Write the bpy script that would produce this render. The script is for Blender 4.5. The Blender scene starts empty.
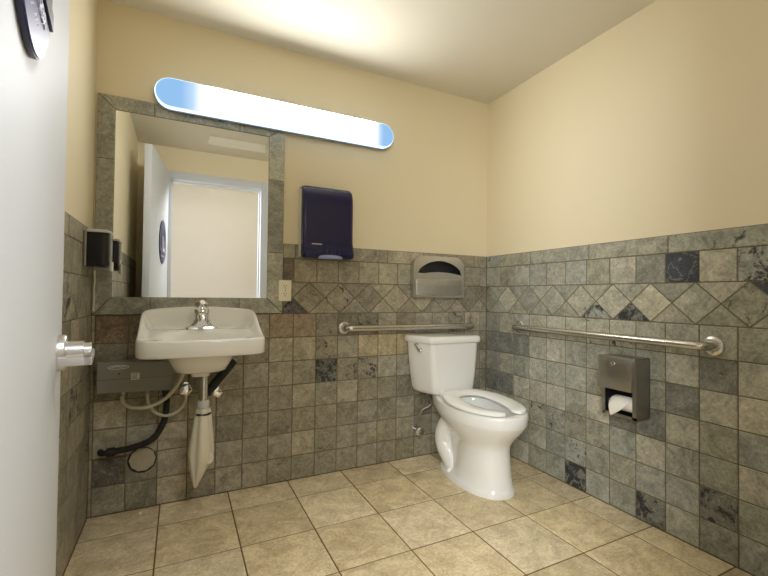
import bpy, bmesh, math, random
from mathutils import Vector, Matrix
C = bpy.context.scene.collection
SC = bpy.context.scene
PI = math.pi

# ------------------------------------------------------------------ camera
F_PX, YAW, PITCH, ROLL = 413.17, 0.45785, 0.01784, 0.01132
CAM = Vector((-1.96964, -2.33471, 1.04707))
def cam_matrix():
    f = Vector((math.sin(YAW)*math.cos(PITCH), math.cos(YAW)*math.cos(PITCH), math.sin(PITCH)))
    r = Vector((math.cos(YAW), -math.sin(YAW), 0)); u = r.cross(f)
    r2 = r*math.cos(ROLL)+u*math.sin(ROLL); u2 = -r*math.sin(ROLL)+u*math.cos(ROLL)
    return Matrix(((r2.x, u2.x, -f.x, CAM.x), (r2.y, u2.y, -f.y, CAM.y), (r2.z, u2.z, -f.z, CAM.z), (0, 0, 0, 1)))
cd = bpy.data.cameras.new('camera'); cam = bpy.data.objects.new('camera', cd); C.objects.link(cam)
cd.sensor_fit = 'HORIZONTAL'; cd.sensor_width = 36; cd.lens = F_PX*36/768; cd.clip_start = 0.01
cam.matrix_world = cam_matrix(); SC.camera = cam

# ------------------------------------------------------------------ world, exposure, lamps
w = bpy.data.worlds.new('world'); SC.world = w; w.use_nodes = True
w.node_tree.nodes['Background'].inputs[0].default_value = (0.8, 0.85, 0.9, 1)
w.node_tree.nodes['Background'].inputs[1].default_value = 0.3
SC.view_settings.view_transform = 'Standard'; SC.view_settings.look = 'None'
SC.view_settings.exposure = 1.55; SC.view_settings.gamma = 1.0; SC.view_settings.use_curve_mapping = False
SC.cycles.use_denoising = True
SC.cycles.max_bounces = 10; SC.cycles.diffuse_bounces = 6
LAMP_STRENGTH = 10.3          # vanity light above the mirror
TOP_FILL_POWER = 10.5            # added fill light under the corridor ceiling, no fixture there
LEFT_FILL_POWER = 14.0            # added fill light at the corridor's left, no window there
def area(name, loc, rot, sx, sy, power, col, spread=PI):
    l = bpy.data.lights.new(name, 'AREA'); l.shape = 'RECTANGLE'; l.size = sx; l.size_y = sy
    l.energy = power; l.color = col; l.spread = spread
    o = bpy.data.objects.new(name, l); C.objects.link(o); o.location = loc; o.rotation_euler = rot
    return o
area('corridor_fill_top', (-1.40, -2.46, 2.385), (math.radians(36), 0, 0), 0.55, 0.28, TOP_FILL_POWER, (0.94, 0.98, 1.0), math.radians(160))  # unseen fill, tilted through the doorway to brighten right wall and floor
_d = Vector((-0.55, -0.5, 0.55))-Vector((-2.72, -3.25, 1.75))
area('corridor_fill_left', (-2.72, -3.25, 1.75), _d.to_track_quat('-Z', 'Y').to_euler(), 0.7, 1.0, LEFT_FILL_POWER, (0.93, 0.97, 1.0), math.radians(130))  # unseen frontal fill, aimed at the toilet corner to lift the lower room

# ------------------------------------------------------------------ helpers
def lin(c):
    c /= 255.0
    return c/12.92 if c <= 0.04045 else ((c+0.055)/1.055)**2.4
def S(r, g, b): return (lin(r), lin(g), lin(b))

def mat(name, col, rough=0.5, metal=0.0, spec=0.5, noise=0.0, nscale=8.0, bump=0.0, bscale=60.0, alpha_tr=0.0, coat=0.0, aniso=False):
    m = bpy.data.materials.new(name); m.use_nodes = True
    nt = m.node_tree; b = nt.nodes['Principled BSDF']
    b.inputs['Base Color'].default_value = (*col, 1); b.inputs['Roughness'].default_value = rough
    b.inputs['Metallic'].default_value = metal; b.inputs['Specular IOR Level'].default_value = spec
    b.inputs['Coat Weight'].default_value = coat
    b.inputs['Transmission Weight'].default_value = alpha_tr
    tc = nt.nodes.new('ShaderNodeTexCoord')
    n = nt.nodes.new('ShaderNodeTexNoise'); n.inputs['Scale'].default_value = nscale; n.inputs['Detail'].default_value = 5
    nt.links.new(tc.outputs['Object'], n.inputs['Vector'])
    mx = nt.nodes.new('ShaderNodeMix'); mx.data_type = 'RGBA'
    k0 = 1-noise; k1 = 1+noise
    mx.inputs[6].default_value = (*[min(1, c*k0) for c in col], 1); mx.inputs[7].default_value = (*[min(1, c*k1) for c in col], 1)
    nt.links.new(n.outputs['Fac'], mx.inputs[0]); nt.links.new(mx.outputs[2], b.inputs['Base Color'])
    if bump:
        n2 = nt.nodes.new('ShaderNodeTexNoise'); n2.inputs['Scale'].default_value = bscale; n2.inputs['Detail'].default_value = 3
        nt.links.new(tc.outputs['Object'], n2.inputs['Vector'])
        bp = nt.nodes.new('ShaderNodeBump'); bp.inputs['Strength'].default_value = bump; bp.inputs['Distance'].default_value = 0.002
        nt.links.new(n2.outputs['Fac'], bp.inputs['Height']); nt.links.new(bp.outputs['Normal'], b.inputs['Normal'])
    return m

def emit(name, col, strength):
    m = bpy.data.materials.new(name); m.use_nodes = True; nt = m.node_tree
    b = nt.nodes['Principled BSDF']; b.inputs['Base Color'].default_value = (*col, 1)
    b.inputs['Emission Color'].default_value = (*col, 1); b.inputs['Emission Strength'].default_value = strength
    return m

class MB:
    """collects shapes, links them as ONE mesh object"""
    def __init__(self): self.v = []; self.f = []; self.mi = []; self.cm = 0
    def add(self, vs, fs):
        o = len(self.v); self.v += [tuple(x) for x in vs]
        for f in fs: self.f.append([i+o for i in f]); self.mi.append(self.cm)
    def box(self, x0, x1, y0, y1, z0, z1, bev=0.0, seg=2, M=None):
        bm = bmesh.new(); bmesh.ops.create_cube(bm, size=1)
        for v in bm.verts:
            v.co = Vector(((x0+x1)/2+v.co.x*(x1-x0), (y0+y1)/2+v.co.y*(y1-y0), (z0+z1)/2+v.co.z*(z1-z0)))
        if bev: bmesh.ops.bevel(bm, geom=list(bm.edges), offset=bev, segments=seg, affect='EDGES', profile=0.5)
        if M is not None: bmesh.ops.transform(bm, matrix=M, verts=list(bm.verts))
        bm.verts.index_update(); bmesh.ops.recalc_face_normals(bm, faces=list(bm.faces))
        self.add([v.co for v in bm.verts], [[v.index for v in f.verts] for f in bm.faces]); bm.free(); return self
    def loft(self, rings, cap0=True, cap1=True, closed=True):
        n = len(rings[0]); vs = [p for r in rings for p in r]; fs = []
        for i in range(len(rings)-1):
            for j in range(n if closed else n-1):
                k = (j+1) % n
                fs.append([i*n+j, i*n+k, (i+1)*n+k, (i+1)*n+j])
        if cap0: fs.append(list(range(n))[::-1])
        if cap1: fs.append([(len(rings)-1)*n+j for j in range(n)])
        self.add(vs, fs); return self
    def tube(self, pts, r, n=12, cap=True):
        pts = [Vector(p) for p in pts]; rs = r if isinstance(r, (list, tuple)) else [r]*len(pts)
        rings = []; up = None
        for i, p in enumerate(pts):
            a = pts[max(i-1, 0)]; b = pts[min(i+1, len(pts)-1)]; t = (b-a).normalized()
            if up is None:
                up = Vector((0, 0, 1)) if abs(t.z) < 0.9 else Vector((1, 0, 0))
            s = t.cross(up).normalized(); up = s.cross(t).normalized()
            rings.append([p+(s*math.cos(2*PI*k/n)+up*math.sin(2*PI*k/n))*rs[i] for k in range(n)])
        return self.loft(rings, cap, cap)
    def lathe(self, prof, base, axis, n=32):
        """prof: (radius, along) pairs"""
        ax = Vector(axis).normalized(); t = Vector((0, 0, 1)) if abs(ax.z) < 0.9 else Vector((1, 0, 0))
        s = ax.cross(t).normalized(); u = s.cross(ax).normalized(); base = Vector(base)
        return self.loft([[base+ax*h+(s*math.cos(2*PI*k/n)+u*math.sin(2*PI*k/n))*max(r, 1e-4) for k in range(n)] for r, h in prof])
    def prism(self, pts, fn, d0, d1):
        """2D polygon extruded; fn(a, b, d) -> point"""
        return self.loft([[fn(a, b, d0) for a, b in pts], [fn(a, b, d1) for a, b in pts]])
    def plate_hole(self, outer, hole, fn, d0, d1):
        """flat plate with a hole"""
        for d in (d0, d1):
            bm = bmesh.new(); es = []
            for lp in (outer, hole):
                vv = [bm.verts.new(fn(a, b, d)) for a, b in lp]
                es += [bm.edges.new((vv[i], vv[(i+1) % len(vv)])) for i in range(len(vv))]
            bmesh.ops.triangle_fill(bm, use_beauty=True, use_dissolve=False, edges=es)
            bm.verts.index_update()
            self.add([v.co for v in bm.verts], [[v.index for v in f.verts] for f in bm.faces]); bm.free()
        for lp in (outer, hole):
            self.loft([[fn(a, b, d0) for a, b in lp], [fn(a, b, d1) for a, b in lp]], False, False)
        return self
    def build(self, name, mats, parent=None, smooth=True, bevel=0.0, sub=0, angle=40, fixn=True, kind=None):
        me = bpy.data.meshes.new(name); me.from_pydata(self.v, [], self.f)
        for m in (mats if isinstance(mats, (list, tuple)) else [mats]): me.materials.append(m)
        for p, i in zip(me.polygons, self.mi): p.material_index = i
        if fixn:
            bm = bmesh.new(); bm.from_mesh(me); bmesh.ops.remove_doubles(bm, verts=list(bm.verts), dist=1e-6)
            bmesh.ops.recalc_face_normals(bm, faces=list(bm.faces)); bm.to_mesh(me); bm.free()
        o = bpy.data.objects.new(name, me); C.objects.link(o)
        if smooth:
            for p in me.polygons: p.use_smooth = True
            try: me.set_sharp_from_angle(angle=math.radians(angle))
            except Exception: pass
        if bevel:
            b = o.modifiers.new('bevel', 'BEVEL'); b.width = bevel; b.segments = 3; b.limit_method = 'ANGLE'; b.angle_limit = math.radians(35)
        if sub:
            s = o.modifiers.new('sub', 'SUBSURF'); s.levels = sub; s.render_levels = sub
        if parent is not None:
            o.parent = parent; o.matrix_parent_inverse = Matrix.Translation(-parent.location) if parent.type == 'EMPTY' and parent.parent is None else Matrix.Identity(4)
        if kind: o['kind'] = kind
        return o
def tag(o, label, cat, group=None):
    o['label'] = label; o['category'] = cat
    if group: o['group'] = group
    return o
def thing(name, label, cat, loc, group=None):
    o = bpy.data.objects.new(name, None); C.objects.link(o); o.location = loc; o.empty_display_size = 0.05
    return tag(o, label, cat, group)
def text_mesh(txt, name, size, M, m, parent, depth=0.0005, align='CENTER'):
    cu = bpy.data.curves.new(name+'_c', 'FONT'); cu.body = txt; cu.size = size; cu.extrude = depth; cu.align_x = align; cu.align_y = 'CENTER'
    t = bpy.data.objects.new(name+'_t', cu); C.objects.link(t)
    bpy.context.view_layer.update()
    me = bpy.data.meshes.new_from_object(t); bpy.data.objects.remove(t)
    me.transform(M); me.materials.clear(); me.materials.append(m); me.name = name
    o = bpy.data.objects.new(name, me); C.objects.link(o); o.parent = parent
    if parent is not None and parent.type == 'EMPTY' and parent.parent is None: o.matrix_parent_inverse = Matrix.Translation(-parent.location)
    return o
def bez(p0, p1, p2, p3, n=24):
    p0, p1, p2, p3 = map(Vector, (p0, p1, p2, p3))
    return [p0*(1-t)**3+p1*3*t*(1-t)**2+p2*3*t*t*(1-t)+p3*t**3 for t in [i/n for i in range(n+1)]]
def smooth_path(pts, n=8):
    """Catmull-Rom through pts"""
    P = [Vector(p) for p in pts]; P = [P[0]*2-P[1]]+P+[P[-1]*2-P[-2]]; out = []
    for i in range(1, len(P)-2):
        for k in range(n):
            t = k/n; a, b, c, d = P[i-1:i+3]
            out.append(0.5*((2*b)+(c-a)*t+(2*a-5*b+4*c-d)*t*t+(3*b-3*c+d-a)*t**3))
    out.append(P[-2]); return out
def sstep(a, b, x):
    t = max(0, min(1, (x-a)/(b-a))); return t*t*(3-2*t)
def rrect(cx, cy, hx, hy, r, n=6):
    pts = []
    for sx, sy, a0 in ((1, 1, 0), (-1, 1, 90), (-1, -1, 180), (1, -1, 270)):
        for k in range(n+1):
            a = math.radians(a0+90*k/n); pts.append((cx+sx*(hx-r)+r*math.cos(a), cy+sy*(hy-r)+r*math.sin(a)))
    return pts

# ------------------------------------------------------------------ materials
PAINT = mat('beige_wall_paint', S(229, 216, 184), rough=0.55, noise=0.02, nscale=3, bump=0.10, bscale=160)
CEIL = mat('ceiling_paint', S(222, 216, 200), rough=0.7, noise=0.02, nscale=3, bump=0.12, bscale=120)
HALLP = mat('corridor_paint', S(198, 194, 192), rough=0.7, noise=0.02)
WHITEP = mat('white_trim_paint', S(210, 213, 219), rough=0.55, spec=0.3, noise=0.01, bump=0.04, bscale=90)
GROUT = mat('slate_grout', S(112, 102, 80), rough=0.9, noise=0.12, nscale=40)
FGROUT = mat('floor_grout', S(118, 92, 58), rough=0.9, noise=0.15, nscale=30)
PORC = mat('white_porcelain', S(241, 240, 235), rough=0.08, noise=0.004, coat=0.3)
SEATM = mat('white_plastic_seat', S(248, 247, 243), rough=0.2, noise=0.004)
CHROME = mat('chrome', (0.82, 0.82, 0.82), rough=0.08, metal=1.0, noise=0.02)
STEEL = mat('brushed_stainless', (0.62, 0.60, 0.56), rough=0.27, metal=1.0, noise=0.06, nscale=40)
STEELM = mat('matt_scratched_stainless', (0.52, 0.51, 0.48), rough=0.48, metal=1.0, noise=0.14, nscale=22)
STEELD = mat('dark_brushed_stainless', (0.40, 0.385, 0.36), rough=0.36, metal=1.0, noise=0.10, nscale=25)
BLACK = mat('black_plastic', S(10, 10, 13), rough=0.25, noise=0.05)
BLACKR = mat('black_rubber', S(30, 28, 27), rough=0.6, noise=0.1)
DARKIN = mat('dark_interior', S(30, 30, 34), rough=0.5, noise=0.1)
NAVY = mat('navy_smoked_plastic', S(24, 26, 68), rough=0.18, noise=0.08, nscale=3)
NAVYD = mat('dark_navy_plastic', S(26, 28, 62), rough=0.3, noise=0.05)
TABM = mat('pale_blue_plastic', S(150, 160, 205), rough=0.3, noise=0.03)
GREYW = mat('pale_grey_plastic', S(205, 205, 200), rough=0.35, noise=0.02)
IVORY = mat('ivory_plastic', S(240, 234, 212), rough=0.3, noise=0.01)
SLOTM = mat('slot_dark', S(40, 34, 26), rough=0.6, noise=0.05)
HEATG = mat('grey_enamelled_steel', S(128, 126, 116), rough=0.45, noise=0.05, nscale=6, bump=0.04)
LABELW = mat('label_paper', S(220, 220, 212), rough=0.5, noise=0.02)
INK = mat('dark_ink', S(58, 58, 60), rough=0.6, noise=0.05)
HOSEM = mat('white_braided_hose', S(196, 188, 166), rough=0.5, noise=0.1, nscale=200, bump=0.3, bscale=400)
BAGM = mat('white_plastic_wrap', S(222, 215, 195), rough=0.4, noise=0.05, nscale=25, bump=0.35, bscale=45)
PAPER = mat('toilet_paper', S(238, 234, 224), rough=0.9, noise=0.03, bump=0.1)
CARD = mat('cardboard', S(190, 165, 125), rough=0.9, noise=0.05)
WATERM = mat('toilet_water', S(150, 155, 150), rough=0.03, noise=0.01)
CAULK = mat('white_caulk', S(205, 202, 188), rough=0.6, noise=0.08, nscale=60)
MIRM = mat('mirror_glass', (0.88, 0.90, 0.88), rough=0.0, metal=1.0, noise=0.0)

def slate_material():
    m = bpy.data.materials.new('slate_tile'); m.use_nodes = True; nt = m.node_tree; N = nt.nodes; L = nt.links
    b = N['Principled BSDF']
    at = N.new('ShaderNodeAttribute'); at.attribute_name = 'tile_tone'
    sd = N.new('ShaderNodeAttribute'); sd.attribute_name = 'tile_seed'
    tc = N.new('ShaderNodeTexCoord')
    va = N.new('ShaderNodeVectorMath'); va.operation = 'ADD'
    vs = N.new('ShaderNodeVectorMath'); vs.operation = 'SCALE'; vs.inputs['Scale'].default_value = 20.0
    L.new(sd.outputs['Vector'], vs.inputs[0]); L.new(tc.outputs['Object'], va.inputs[0]); L.new(vs.outputs[0], va.inputs[1])
    def noise(scale, det, rough=0.6, dist=0.0):
        n = N.new('ShaderNodeTexNoise'); n.inputs['Scale'].default_value = scale; n.inputs['Detail'].default_value = det
        n.inputs['Roughness'].default_value = rough; n.inputs['Distortion'].default_value = dist
        L.new(va.outputs[0], n.inputs['Vector']); return n
    def ramp(src, stops):
        r = N.new('ShaderNodeValToRGB'); L.new(src, r.inputs['Fac'])
        e = r.color_ramp.elements
        e[0].position, e[0].color = stops[0][0], (*[stops[0][1]]*3, 1)
        e[1].position, e[1].color = stops[1][0], (*[stops[1][1]]*3, 1)
        for p, c in stops[2:]:
            k = e.new(p); k.color = (c, c, c, 1)
        return r
    n1 = noise(13, 10, 0.74, 0.8); r1 = ramp(n1.outputs['Fac'], [(0.32, 0.54), (0.68, 1.40)])
    n2 = noise(85, 8, 0.8); r2 = ramp(n2.outputs['Fac'], [(0.36, 0.70), (0.64, 1.26)])
    mu = N.new('ShaderNodeMix'); mu.data_type = 'RGBA'; mu.blend_type = 'MULTIPLY'; mu.inputs[0].default_value = 1.0
    L.new(at.outputs['Color'], mu.inputs[6]); L.new(r1.outputs['Color'], mu.inputs[7])
    mu2 = N.new('ShaderNodeMix'); mu2.data_type = 'RGBA'; mu2.blend_type = 'MULTIPLY'; mu2.inputs[0].default_value = 1.0
    L.new(mu.outputs[2], mu2.inputs[6]); L.new(r2.outputs['Color'], mu2.inputs[7])
    # light veins
    nv = noise(7, 4, 0.55, 2.2)
    rv = ramp(nv.outputs['Fac'], [(0.475, 0.0), (0.50, 0.32), (0.525, 0.0)])
    mv = N.new('ShaderNodeMix'); mv.data_type = 'RGBA'; L.new(rv.outputs['Color'], mv.inputs[0])
    L.new(mu2.outputs[2], mv.inputs[6]); mv.inputs[7].default_value = (*S(190, 186, 164), 1)
    # rust veins: thin
    # dark mineral blotches; amount per tile is the alpha of tile_tone
    n3 = noise(19, 10, 0.78, 0.7)
    ma = N.new('ShaderNodeMath'); ma.operation = 'MULTIPLY_ADD'; ma.inputs[1].default_value = 0.60; ma.inputs[2].default_value = -0.68
    L.new(at.outputs['Alpha'], ma.inputs[0])
    ad = N.new('ShaderNodeMath'); ad.operation = 'ADD'; L.new(n3.outputs['Fac'], ad.inputs[0]); L.new(ma.outputs[0], ad.inputs[1])
    r3 = ramp(ad.outputs[0], [(0.20, 0.0), (0.245, 1.0)])
    mb = N.new('ShaderNodeMix'); mb.data_type = 'RGBA'; L.new(r3.outputs['Color'], mb.inputs[0])
    L.new(mv.outputs[2], mb.inputs[6]); mb.inputs[7].default_value = (*S(50, 52, 56), 1)
    L.new(mb.outputs[2], b.inputs['Base Color'])
    rr = ramp(n1.outputs['Fac'], [(0.3, 0.42), (0.7, 0.62)]); L.new(rr.outputs['Color'], b.inputs['Roughness'])
    b.inputs['Specular IOR Level'].default_value = 0.4
    bp = N.new('ShaderNodeBump'); bp.inputs['Strength'].default_value = 0.7; bp.inputs['Distance'].default_value = 0.003
    L.new(n1.outputs['Fac'], bp.inputs['Height'])
    bp2 = N.new('ShaderNodeBump'); bp2.inputs['Strength'].default_value = 0.25; bp2.inputs['Distance'].default_value = 0.001
    L.new(n2.outputs['Fac'], bp2.inputs['Height']); L.new(bp.outputs['Normal'], bp2.inputs['Normal']); L.new(bp2.outputs['Normal'], b.inputs['Normal'])
    return m
SLATE = slate_material()
def travertine_material():
    m = bpy.data.materials.new('travertine_floor_tile'); m.use_nodes = True; nt = m.node_tree; N = nt.nodes; L = nt.links
    b = N['Principled BSDF']
    at = N.new('ShaderNodeAttribute'); at.attribute_name = 'tile_tone'
    sd = N.new('ShaderNodeAttribute'); sd.attribute_name = 'tile_seed'
    tc = N.new('ShaderNodeTexCoord')
    va = N.new('ShaderNodeVectorMath'); va.operation = 'ADD'
    vs = N.new('ShaderNodeVectorMath'); vs.operation = 'SCALE'; vs.inputs['Scale'].default_value = 20.0
    L.new(sd.outputs['Vector'], vs.inputs[0]); L.new(tc.outputs['Object'], va.inputs[0]); L.new(vs.outputs[0], va.inputs[1])
    def noise(scale, det, rough, dist):
        n = N.new('ShaderNodeTexNoise'); n.inputs['Scale'].default_value = scale; n.inputs['Detail'].default_value = det
        n.inputs['Roughness'].default_value = rough; n.inputs['Distortion'].default_value = dist
        L.new(va.outputs[0], n.inputs['Vector']); return n
    n1 = noise(10, 12, 0.78, 0.7); n2 = noise(90, 8, 0.85, 0.3)
    def ramp(src, p0, c0, p1, c1):
        r = N.new('ShaderNodeValToRGB'); L.new(src, r.inputs['Fac']); e = r.color_ramp.elements
        e[0].position = p0; e[0].color = (*c0, 1); e[1].position = p1; e[1].color = (*c1, 1); return r
    r1 = ramp(n1.outputs['Fac'], 0.33, (0.66, 0.60, 0.50), 0.60, (1.14, 1.14, 1.12))
    r2 = ramp(n2.outputs['Fac'], 0.36, (0.70, 0.66, 0.58), 0.56, (1.08, 1.08, 1.08))
    mu = N.new('ShaderNodeMix'); mu.data_type = 'RGBA'; mu.blend_type = 'MULTIPLY'; mu.inputs[0].default_value = 1
    L.new(at.outputs['Color'], mu.inputs[6]); L.new(r1.outputs['Color'], mu.inputs[7])
    m2 = N.new('ShaderNodeMix'); m2.data_type = 'RGBA'; m2.blend_type = 'MULTIPLY'; m2.inputs[0].default_value = 1
    L.new(mu.outputs[2], m2.inputs[6]); L.new(r2.outputs['Color'], m2.inputs[7]); L.new(m2.outputs[2], b.inputs['Base Color'])
    b.inputs['Roughness'].default_value = 0.42; b.inputs['Specular IOR Level'].default_value = 0.35
    bp = N.new('ShaderNodeBump'); bp.inputs['Strength'].default_value = 0.2; bp.inputs['Distance'].default_value = 0.001
    L.new(n2.outputs['Fac'], bp.inputs['Height']); L.new(bp.outputs['Normal'], b.inputs['Normal'])
    return m
TRAV = travertine_material()

# ------------------------------------------------------------------ tiles
def clip(poly, a, b, c):
    """keep a*x+b*y<=c"""
    out = []
    for i in range(len(poly)):
        p, q = poly[i], poly[(i+1) % len(poly)]
        dp = a*p[0]+b*p[1]-c; dq = a*q[0]+b*q[1]-c
        if dp <= 0: out.append(p)
        if (dp < 0 < dq) or (dq < 0 < dp):
            t = dp/(dp-dq); out.append((p[0]+(q[0]-p[0])*t, p[1]+(q[1]-p[1])*t))
    return out
def area2(p): return sum(p[i][0]*p[(i+1) % len(p)][1]-p[(i+1) % len(p)][0]*p[i][1] for i in range(len(p)))/2
def inset(poly, d):
    if area2(poly) < 0: poly = poly[::-1]
    out = list(poly)
    for i in range(len(poly)):
        p, q = poly[i], poly[(i+1) % len(poly)]
        dx, dy = q[0]-p[0], q[1]-p[1]; l = math.hypot(dx, dy)
        if l < 1e-6: continue
        nx, ny = dy/l, -dx/l      # outward for ccw
        out = clip(out, nx, ny, nx*p[0]+ny*p[1]-d)
        if len(out) < 3: return []
    # drop near duplicates
    res = []
    for p in out:
        if not res or math.hypot(p[0]-res[-1][0], p[1]-res[-1][1]) > 5e-4: res.append(p)
    if len(res) > 2 and math.hypot(res[0][0]-res[-1][0], res[0][1]-res[-1][1]) < 5e-4: res.pop()
    return res if len(res) > 2 and area2(res) > 2e-5 else []
class Tiles:
    def __init__(self, fn, seed, gap=0.0022, chamfer=0.0022, depth=0.005):
        self.fn = fn; self.v = []; self.f = []; self.tone = []; self.seed = []; self.rng = random.Random(seed)
        self.gap = gap; self.ch = chamfer; self.dep = depth
    def tile(self, poly, col, blotch=0.0):
        a = inset(poly, self.gap)
        if not a: return
        b = inset(poly, self.gap+self.ch)
        if len(a) != len(b): b = None
        r = self.rng; j = r.uniform(-0.0006, 0.0006); fn = self.fn
        n = len(a); o = len(self.v); fs = []
        self.v += [fn(x, y, -self.dep) for x, y in a]
        if b:
            self.v += [fn(x, y, -self.ch+j) for x, y in a]; self.v += [fn(x, y, j) for x, y in b]
            for i in range(n):
                k = (i+1) % n
                fs += [[o+i, o+k, o+n+k, o+n+i], [o+n+i, o+n+k, o+2*n+k, o+2*n+i]]
            fs.append([o+2*n+i for i in range(n)])
        else:
            self.v += [fn(x, y, j) for x, y in a]
            for i in range(n):
                k = (i+1) % n; fs.append([o+i, o+k, o+n+k, o+n+i])
            fs.append([o+n+i for i in range(n)])
        self.f += fs; s = (r.random(), r.random(), r.random(), 1)
        self.tone += [(*col, blotch)]*len(fs); self.seed += [s]*len(fs)
    def build(self, name, mt, grout_polys, gm, parent, grout_depth=0.0045):
        nt = len(self.f); o = len(self.v)
        for poly in grout_polys:
            o = len(self.v); self.v += [self.fn(x, y, -grout_depth+0.002) for x, y in poly]
            self.f.append([o+i for i in range(len(poly))]); self.tone.append((0.1, 0.1, 0.1, 0)); self.seed.append((0, 0, 0, 1))
        me = bpy.data.meshes.new(name); me.from_pydata(self.v, [], self.f)
        me.materials.append(mt); me.materials.append(gm)
        for i, p in enumerate(me.polygons): p.material_index = 0 if i < nt else 1
        for nm, data in (('tile_tone', self.tone), ('tile_seed', self.seed)):
            a = me.attributes.new(nm, 'FLOAT_COLOR', 'FACE'); a.data.foreach_set('color', [c for t in data for c in t])
        bm = bmesh.new(); bm.from_mesh(me)
        bm.to_mesh(me); bm.free()
        ob = bpy.data.objects.new(name, me); C.objects.link(ob)
        if parent is not None: ob.parent = parent
        ob['kind'] = 'structure'
        return ob

W = 2.34; D = 2.09; H = 2.44; TT = 1.333
ROWS = [0.938-0.1343*i for i in range(7)]+[0.0]
SLATES = [S(148, 148, 131), S(142, 142, 126), S(154, 152, 135), S(137, 137, 123), S(150, 146, 128), S(145, 146, 134), S(158, 154, 136), S(141, 139, 120)]
BSL = [S(142, 136, 116), S(134, 128, 109), S(150, 143, 122), S(127, 121, 103), S(146, 140, 122), S(138, 131, 110), S(155, 147, 124)]  # same slate as SLATES; dimness and warm bounce put into browner tones
LIGHT = S(183, 177, 154); PALE = S(174, 170, 150); NAVYS = S(62, 66, 74); DARKS = S(122, 122, 112); REDS = S(150, 132, 108)
def wainscot(name, fn, L, c0, pitch, dia0, dpitch, band, pal, seed, over, parent, keep=None, grout=None):
    """s runs from 0 to L along the wall"""
    T = Tiles(fn, seed); r = random.Random(seed+7)
    def put(poly, key):
        for lim in ((-1, 0, 0.0), (1, 0, L)): poly = clip(poly, *lim) if poly else poly
        if keep and poly: poly = keep(poly)
        if not poly or len(poly) < 3: return
        col = r.choice(pal); k = r.uniform(1.02, 1.22); bl = 0.0
        q = r.random()
        if q < 0.10: bl = r.uniform(0.45, 0.62)
        elif q < 0.32: bl = r.uniform(0.25, 0.45)
        col = tuple(c*k for c in col)
        if key in over:
            o = over[key]; col = o[0] or col; bl = o[1]
        T.tile(poly, (col[0]*1.06, col[1]*1.06, col[2]*1.09), bl)
    n = int(L/pitch)+2
    for k in range(-1, n):
        s0 = c0+pitch*k; s1 = s0+pitch
        put([(s0, 1.1175), (s1, 1.1175), (s1, 1.2515), (s0, 1.2515)], ('B', k))
        for i in range(7):
            put([(s0, ROWS[i+1]), (s1, ROWS[i+1]), (s1, ROWS[i]), (s0, ROWS[i])], (i, k))
    for i in range(len(band)-1):
        put([(band[i], 1.2515), (band[i+1], 1.2515), (band[i+1], TT), (band[i], TT)], ('A', i))
    zb, zt = 0.938, 1.1175; zm = (zb+zt)/2
    for k in range(-1, int(L/dpitch)+2):
        c = dia0+dpitch*k; h = dpitch/2
        put([(c, zb), (c+h, zm), (c, zt), (c-h, zm)], ('D', k))
        put([(c, zt), (c+h, zm), (c+dpitch, zt)], ('T', k))
        put([(c, zb), (c+dpitch, zb), (c+h, zm)], ('U', k))
    return T.build(name, SLATE, grout or [[(-0.0035, 0), (L+0.0035, 0), (L+0.0035, TT), (-0.0035, TT)]], GROUT, parent)

# ---- room shell
def slab(name, boxes, m):
    b = MB()
    for bx in boxes: b.box(*bx)
    return b.build(name, m, smooth=False, kind='structure')
PB = 0.004      # the painted plaster sits just behind the tile faces
wall_back = slab('wall_back', [(-W-0.12, 0.12, PB, 0.12, 0, H)], PAINT)
wall_right = slab('wall_right', [(PB, 0.12, -D-0.12, PB, 0, H)], PAINT)
wall_left = slab('wall_left', [(-W-0.12, -W-PB, -D-0.12, PB, 0, H)], PAINT)
OX0, OX1, OZ = -2.066, -1.232, 2.135
wall_front = slab('wall_front', [(-W-PB, OX0-0.02, -D-0.12, -D-PB, 0, H), (OX1+0.02, PB, -D-0.12, -D-PB, 0, H), (OX0-0.02, OX1+0.02, -D-0.12, -D-PB, OZ+0.02, H)], PAINT)
# ceiling with the raised access recess
RX0, RX1, RY0, RY1 = -1.765, -1.24, -1.84, -1.36
HX0, HX1, HY = -3.4, 0.6, -3.55
ceiling = slab('ceiling', [(HX0, HX1, HY, RY0, H, H+0.08), (HX0, HX1, RY1, 0.12, H, H+0.08), (HX0, RX0, RY0, RY1, H, H+0.08), (RX1, HX1, RY0, RY1, H, H+0.08),
                           (RX0-0.02, RX1+0.02, RY0-0.02, RY1+0.02, H+0.08, H+0.12)], CEIL)
# corridor behind the doorway
slab('wall_corridor_far', [(HX0, HX1, HY-0.1, HY, 0, H)], HALLP)
slab('wall_corridor_left', [(HX0-0.1, HX0, HY-0.1, -D-0.12, 0, H)], HALLP)
slab('wall_corridor_right', [(HX1, HX1+0.1, HY-0.1, -D-0.12, 0, H)], HALLP)
slab('wall_corridor_near', [(HX0, -W-PB-0.0, -D-0.12, -D-0.02, 0, H), (0.12, HX1, -D-0.12, -D-0.02, 0, H)], HALLP)

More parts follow.
